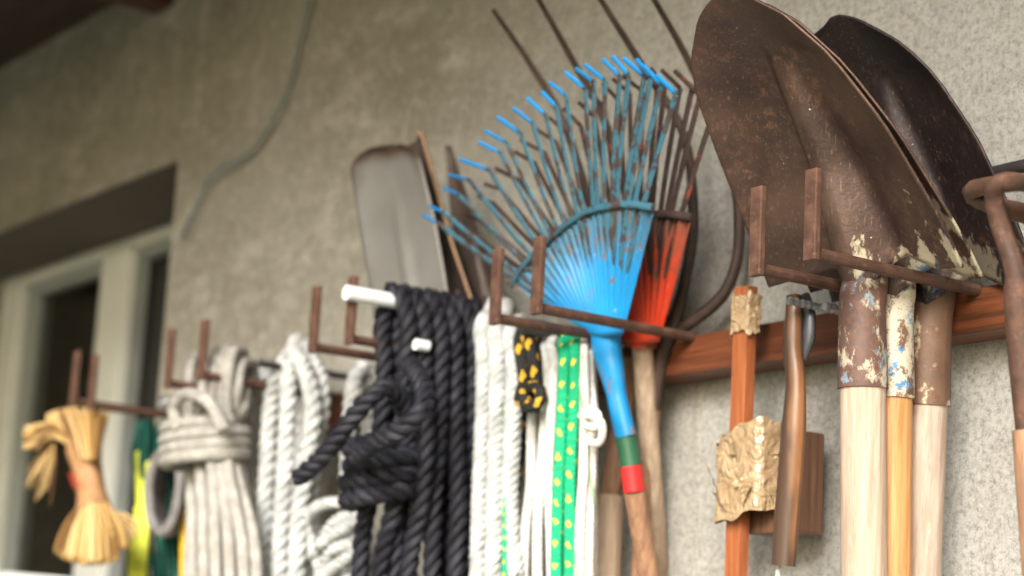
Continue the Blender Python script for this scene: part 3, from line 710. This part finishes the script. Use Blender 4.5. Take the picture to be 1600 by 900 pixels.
# white hank on the black peg
wr = ropething('white twisted rope hank hanging from the short black peg', P(440, 1000, .12))
RWH = rad(P(450, 700, .15), 14.5)
for pts in ([(408, 1000, .15), (412, 860, .15), (418, 720, .15), (424, 630, .15), (440, 575, .148), (455, 556, .13), (468, 580, .10), (462, 1000, .09)],
            [(432, 1000, .165), (438, 860, .165), (445, 730, .165), (450, 640, .165), (452, 590, .162), (462, 560, .15), (475, 556, .13), (486, 590, .105), (480, 1000, .095)],
            [(462, 1000, .17), (464, 860, .17), (476, 740, .17), (488, 660, .172), (484, 600, .172), (468, 562, .165), (458, 552, .15), (450, 570, .13)],
            [(486, 1000, .14), (476, 860, .145), (490, 720, .15), (502, 640, .15), (500, 590, .148), (486, 562, .14), (478, 556, .12), (470, 590, .09)],
            [(398, 760, .10), (400, 680, .11), (402, 620, .11), (412, 588, .11), (428, 580, .10), (440, 620, .08), (440, 900, .07)]):
    strand(pts, RWH, MAT['white_rope'], wr)
for pts in ([(390, 900, .08), (388, 740, .09), (394, 640, .1), (408, 590, .1), (424, 590, .09), (420, 900, .08)],):
    strand(pts, RWH*.8, MAT['grey_rope'], wr, label if False else 'strand') if False else None
# small white rope with knotted bunch
kr = ropething('thin white rope ending in a knotted bunch left of the black rope', P(530, 1000, .12))
RK = rad(P(540, 700, .14), 12)
strand([(520, 1000, .13), (548, 860, .13), (542, 760, .135), (545, 660, .14), (552, 600, .14), (562, 585, .12), (574, 610, .1), (572, 1000, .09)], RK, MAT['white_rope'], kr)
kk = [(488, 870, .15), (480, 815, .16), (500, 790, .165), (545, 785, .165), (560, 800, .165), (525, 815, .17), (500, 850, .17), (530, 830, .175), (560, 815, .17), (560, 845, .17), (520, 860, .175), (500, 900, .175), (530, 880, .18), (562, 860, .175), (555, 900, .175), (525, 920, .175), (510, 970, .16)]
strand(kk, RK*.85, MAT['white_rope'], kr, 'knot')
strand([(478, 810, .14), (490, 860, .14), (505, 920, .14), (512, 1000, .13)], RK*.9, MAT['white_rope'], kr)

# big white rope with green thread, right of the black one
gr = ropething('thick white rope with faint green thread just right of the black rope', P(765, 1000, .12))
RW2 = rad(P(770, 700, .15), 15)
for pts in ([(744, 1000, .15), (750, 800, .15), (756, 650, .15), (757, 560, .15), (754, 512, .142), (765, 496, .12), (778, 520, .09), (770, 1000, .08)],
            [(768, 1000, .158), (772, 800, .158), (776, 650, .158), (777, 560, .158), (774, 516, .148), (784, 500, .125), (796, 530, .095), (790, 1000, .085)],
            [(806, 900, .14), (796, 790, .145), (800, 680, .15), (804, 580, .15), (799, 530, .142), (806, 512, .12), (818, 540, .09), (812, 900, .08)]):
    strand(pts, RW2, MAT['white_rope'], gr, pitch=3.6, k=4)
for pts in ([(757, 1000, .155), (764, 800, .157), (767, 650, .157), (768, 540, .152)], [(788, 1000, .15), (790, 760, .152), (790, 620, .152), (790, 530, .145)]):
    strand(pts, RW2*.34, MAT['gy'], gr, 'green_thread', f='braid')

# black and yellow
by = ropething('black rope with yellow flecks looped between the white ropes', P(800, 1000, .12))
RY = rad(P(820, 600, .15), 11)
for pts in ([(796, 1000, .12), (798, 860, .12), (806, 740, .125), (822, 640, .13), (826, 570, .145), (816, 525, .145), (824, 508, .125), (840, 530, .10), (838, 640, .10)],
            [(840, 625, .15), (836, 580, .155), (828, 540, .155), (836, 515, .14), (850, 512, .12), (858, 540, .10), (846, 640, .10)],
            [(822, 632, .15), (818, 580, .155), (812, 535, .15), (822, 514, .135), (838, 510, .12), (848, 530, .1)]):
    strand(pts, RY, MAT['by'], by, f='braid')
strand([(820, 600, .165), (812, 622, .168), (828, 636, .17), (846, 622, .165), (838, 604, .165), (818, 612, .168), (824, 632, .168), (842, 636, .16)], RY*.9, MAT['by'], by, 'knot', f='braid')

# thin white
tw = ropething('thin smooth white rope left of the green and yellow one', P(840, 1000, .12))
RT = rad(P(850, 700, .15), 9.5)
for pts in ([(812, 1000, .13), (820, 860, .13), (830, 760, .13), (832, 660, .13), (838, 640, .12), (840, 1000, .1)],
            [(845, 1000, .14), (840, 860, .14), (846, 740, .14), (855, 620, .14), (856, 560, .14), (852, 540, .13), (862, 530, .11), (872, 560, .09), (868, 1000, .08)],
            [(868, 1000, .145), (862, 860, .145), (858, 740, .148), (864, 620, .15), (866, 565, .15), (860, 542, .14), (868, 532, .12), (878, 560, .10)]):
    strand(pts, RT, MAT['white_braid'], tw, f='braid')

# green and yellow
gyr = ropething('bright green rope with yellow flecks, two strands hanging straight', P(880, 1000, .12))
RG = rad(P(885, 700, .15), 10.5)
for pts in ([(870, 1000, .15), (870, 880, .15), (874, 740, .15), (880, 620, .152), (882, 560, .152), (880, 540, .145), (888, 528, .125), (898, 545, .10), (896, 640, .10)],
            [(890, 1000, .145), (891, 880, .145), (892, 740, .145), (898, 620, .148), (899, 560, .148), (896, 538, .14), (904, 528, .12), (912, 545, .10)]):
    strand(pts, RG, MAT['gy'], gyr, f='braid')
# grey white braided with knots
pk = ropething('greyish white braided cord with a knot near the rake ferrule', P(915, 1000, .1))
for pts in ([(902, 1000, .14), (906, 860, .14), (912, 740, .14), (914, 640, .142), (912, 560, .14), (914, 535, .12), (924, 545, .10), (926, 900, .09)],
            [(920, 1000, .13), (920, 860, .13), (924, 740, .13), (928, 660, .132), (922, 600, .13), (920, 550, .125)]):
    strand(pts, RG*.85, MAT['pinkbraid'], pk, f='braid')
strand([(908, 650, .155), (922, 640, .16), (936, 650, .158), (930, 668, .158), (912, 662, .16), (918, 648, .162), (940, 660, .155), (938, 690, .15), (922, 690, .152), (926, 672, .155)], RG*.6, MAT['cream_rope'], pk, 'knot', f='braid')

# ------------------------------------------------------------------ left end: net, loop, strap, straw brush
gn = ropething('dark green cord bundle hanging behind the straw brush', P(250, 1000, .12))
for k in range(16):
    x = 215+k*3.4; y = 665+random.uniform(-8, 8); w0 = .10+random.uniform(-.02, .02)
    strand([(x+2, y, w0), (x+random.uniform(-8, 8), 720, w0+.01), (x+random.uniform(-6, 10), 800, w0), (x+random.uniform(0, 20)+k*.6, 900, w0), (x+15+k, 1000, w0)], .0042, MAT['greennet'], gn, f='braid')
ly = ropething('lime yellow cord hanging beside the window frame', P(215, 1000, .12))
for k in range(7):
    x = 208+k*3.2
    strand([(x+6+random.uniform(-3, 4), random.uniform(690, 800), .13), (x+4+random.uniform(-3, 3), 815, .135), (x+random.uniform(-5, 5), 850, .135), (x-3, 920, .135), (x-4, 1000, .13)], .0045, MAT['lime'], ly, f='braid')
gl = ropething('grey rope loop hanging left of the beige bundle', P(260, 900, .12))
for k in range(5):
    o = k*5
    strand([(262+o*.6, 700, .16-k*.012), (243+o, 720, .165-k*.012), (233+o, 765, .165-k*.012), (238+o, 815, .165-k*.012), (256+o*.8, 832, .16-k*.012), (274+o*.4, 800, .155-k*.012), (282, 740, .15-k*.012), (272, 700, .15-k*.012)], .0075, MAT['grey_rope'], gl, f='braid')
m = MB(); q = PL([(284, 725, .13), (286, 800, .13), (285, 900, .13), (287, 1000, .13)]); m.tube(resample(q, .02), .009, 8, flat=.25, side=(1, 0, 0))
tag(part('strap', m, MAT['yellow'], loc=q[-1]), 'flat yellow strap hanging beside the beige rope bundle', 'strap')

WB = .215
bm = thing('whisk_broom', P(150, 880, WB), 'straw hand brush tied at its waist, hanging before the dark window', 'broom')
m1 = MB(); m2 = MB(); m3 = MB()
cT, cB = P(133, 716, WB), P(148, 792, WB)
def straw(m, a, b2, c, r=.0013):
    m.tube(resample(np.array([a, b2, c]), .02), r*1.1, 4, cap=False); m.u[-1][:, 0] = random.random()
for i in range(420):
    a = random.random(); dw = random.uniform(-1, 1)
    px = 72+98*a; py = 650-10*math.sin(a*3.1)+random.uniform(-4, 8)
    s = P(128+36*(a-.5)+6, 718, WB+dw*.02); e = P(px, py, WB+dw*.032)
    straw(m1, s, (s+e)/2+np.array([0, 0, .004]), e)
for i in range(150):
    a = random.random(); dw = random.uniform(-1, 1)
    s = P(118+14*a, 716-6*a, WB+dw*.015); e = P(40+random.uniform(-4, 22), 668+34*a+random.uniform(-5, 5), WB+.05+dw*.02); mid = P(82+10*(1-a), 662+22*a, WB+.02+dw*.02)
    straw(m1, s, mid, e)
for i in range(14):
    s = P(85, 690, WB+.03); e = P(45+random.uniform(-5, 35), 730+random.uniform(0, 60), WB+.05); straw(m1, s, (s+e)/2+np.array([.01, 0, .01]), e, .0007)
for i in range(480):
    a = random.random(); dw = random.uniform(-1, 1); bx = 86+118*a
    s = P(146+40*(a-.5), 786, WB+dw*.02); e = P(bx, 862+18*math.sin(a*3.1)-(14 if a > .85 else 0)+random.uniform(-8, 5), WB+dw*.05); mid = (s+e)/2+np.array([(a-.5)*.03, 0, 0])
    straw(m2, s, mid, e)
for i in range(30):
    s = P(170, 800, WB-.01); e = P(214+random.uniform(-15, 6), 835+random.uniform(-18, 12), WB-.02); straw(m2, s, (s+e)/2+np.array([.008, 0, .005]), e, .001)
part('upper_bristles', m1, MAT['straw'], bm); part('lower_bristles', m2, MAT['straw'], bm)
q = resample(PL([(131, 700, WB), (136, 730, WB), (141, 760, WB), (147, 800, WB)]), .006)
m3.tube(q, np.interp(np.linspace(0, 1, len(q)), [0, .3, .7, 1], [.043, .034, .033, .042])*.72, 20, flat=.85); part('waist', m3, MAT['strawbind'], bm)
m4 = MB()
for k in range(4):
    c = P(133+2*k, 742+6*k, WB); t = np.linspace(0, 2*math.pi, 30); m4.tube(np.array([c+np.array([.0255*math.cos(a), .0225*math.sin(a), .002*math.sin(a)]) for a in t]), .0017, 6, cap=False)
part('red_string', m4, MAT['redstring'], bm)

# ------------------------------------------------------------------ taped stick, wooden grip
ts = thing('taped_stick', P(1150, 1000, .07)-np.array([0, 0, .1]), 'reddish wooden stick with a dark block bound to it by crumpled brown tape', 'wooden tool')
a, b2 = P(1166, 448, .085), P(1146, 1010, .07)
m = MB(); m.bar(a, b2, (1, 0, 0), .0105, .007); part('stick', m, MAT['stick'], ts, smooth=False, bevel=.0012)
c0, c1 = P(1172, 668, .062), P(1243, 832, .062)
zt, zb, xa, xb = P(1200, 676, .062)[2], P(1200, 833, .062)[2], P(1168, 750, .062)[0], P(1246, 750, .062)[0]
m = MB(); m.box((xa, -.062, zb), (xb, -.026, zt)); part('block', m, MAT['block'], ts, smooth=False, bevel=.002)
def crumple(center, hx, hy, hz, amp, seed, nz=26, na=60):
    r = np.random.default_rng(seed); pn = r.normal(size=(70, 3)); pn /= np.linalg.norm(pn, axis=1)[:, None]; pn *= r.uniform(8, 34, 70)[:, None]*(.035/hx); ph = r.uniform(0, 1, 70)
    V = np.zeros((nz, na+1, 3))
    for i, z in enumerate(np.linspace(-hz, hz, nz)):
        for j, a in enumerate(np.linspace(0, 2*math.pi, na+1)):
            a2 = a % (2*math.pi); k = min(1/max(abs(math.cos(a)), abs(math.sin(a))), 1.3)
            p = np.array([math.cos(a2)*k*hx, math.sin(a2)*k*hy, z])
            tri = np.abs((pn@p+ph) % 1-.5)*2
            d = np.sort(tri)[:9].mean()*3.2+tri[:14].mean()-.7
            edge = 1 if 0 < i < nz-1 else 1+.12*math.sin(3*a+seed)+.10*math.sin(7*a)
            V[i, j] = center+np.array([math.cos(a)*k*(hx+d*amp*2.2), math.sin(a)*k*(hy+d*amp*2.2), z*edge+d*amp*1.2])
    return V
pc = P(1166, 492, .083); m = MB(); m.grid(crumple(pc, .0135, .0095, .020, .0025, 3)); part('tape_wrap', m, MAT['tape'], ts, smooth=False)
pc = P(1184, 742, .06)+np.array([.004, -.003, 0])
for i, (py, hz, ty, tx, g) in enumerate(((700, .019, .20, .05, 0), (741, .024, -.16, -.04, .0010), (782, .018, .14, .06, .0018), (735, .010, -.5, .1, .0028))):
    c = pc.copy(); c[2] = P(1181, py, .06)[2]
    V = crumple(np.zeros(3), .032+g, .029+g, hz, .0006, 5+i, 16, 110)
    V[..., 2] += ty*V[..., 0]+tx*V[..., 1]
    m = MB(); m.grid(V+c); part('tape_band', m, MAT['tape'], ts, smooth=i % 2 == 1)
for k in range(5):                                            # loose flaps of the tape's free edges
    z = c[2]+random.uniform(-.04, .03); x0 = pc[0]-.03+.012*k; L = random.uniform(.012, .022)
    V = np.array([[(x0+.004*j+random.uniform(-.002, .002), pc[1]-.034-i*.003-random.uniform(0, .003), z+i*L/3+.003*j*(k-2)) for j in range(4)] for i in range(4)])
    m = MB(); m.grid(V); part('tape_flap', m, MAT['tape'], ts, smooth=False)

gp = thing('wooden_grip', P(1222, 885, .12), 'brown wooden tool grip with a dark stained left side hanging from the screws', 'tool handle')
q = PL([(1240, 462, .125), (1240, 490, .125), (1238, 540, .124), (1243, 600, .122), (1238, 700, .12), (1230, 800, .118), (1224, 884, .117)])
r = [rad(q[0], x) for x in (11, 15, 15, 19, 19, 19, 18)]; qq = resample(q, .006)
m = MB(); m.tube(qq, np.interp(np.linspace(0, 1, len(qq)), np.linspace(0, 1, 7), r)*1.12, 20, flat=.85, side=(1, 0, 0)); part('grip', m, MAT['grip'], gp, bevel=.002)
q = PL([(1256, 462, .112), (1262, 490, .112), (1262, 530, .112), (1254, 562, .114)]); qq = resample(q, .005)
m = MB(); m.tube(qq, np.interp(np.linspace(0, 1, len(qq)), [0, .3, .7, 1], [.0065, .0088, .0085, .0045]), 12, flat=.7); part('tang', m, MAT['rubber'], gp)
q = PL([(1217, 880, .117), (1215, 900, .117), (1212, 930, .117)]); m = MB(); m.rope(q, .0024); part('cord_loop', m, MAT['cream_rope'], gp)

# ------------------------------------------------------------------ cultivator at the right edge
cu = thing('cultivator', P(1620, 1000, .2), 'rusty hand cultivator with bent round tines at the right edge of the wall', 'cultivator')
q = PL([(1589, 428, .232), (1591, 470, .230), (1598, 580, .224), (1606, 672, .218), (1630, 1000, .2)])
m = MB(); qq = resample(q[:4], .01); m.tube(qq, np.interp(np.linspace(0, 1, len(qq)), [0, .06, .15, 1], [.0085, .0105, .0115, .0095]), 16); part('socket', m, MAT['rust'], cu)
q2 = np.array([q[3], q[4]]); m = MB(); m.tube(q2, .0125, 14); part('handle', m, MAT['handle'], cu)
for pts in ([(1590, 440, .232), (1582, 405, .236), (1564, 355, .243), (1553, 310, .252), (1560, 286, .258), (1590, 284, .252), (1640, 300, .24), (1700, 350, .235)],
            [(1590, 438, .225), (1640, 380, .215), (1620, 342, .215), (1570, 326, .218), (1530, 312, .225), (1518, 300, .232), (1535, 292, .24), (1600, 285, .262), (1680, 290, .27), (1740, 330, .27)],
            [(1592, 438, .228), (1650, 372, .20), (1680, 300, .19), (1690, 240, .21), (1730, 230, .235), (1780, 260, .24)]):
    p = resample(PL(pts), .006); m = MB(); m.tube(p, np.linspace(.0088, .006, len(p)), 12); part('tine', m, MAT['rust'], cu)
pa = P(1545, 272, .05); m = MB(); m.tube(np.array([pa, pa+np.array([.9, 0, 0])]), rad(pa, 11), 12)
tag(part('pipe', m, MAT['blackpeg'], loc=pa), 'black iron pipe running along the wall from behind the dark shovel', 'pipe')
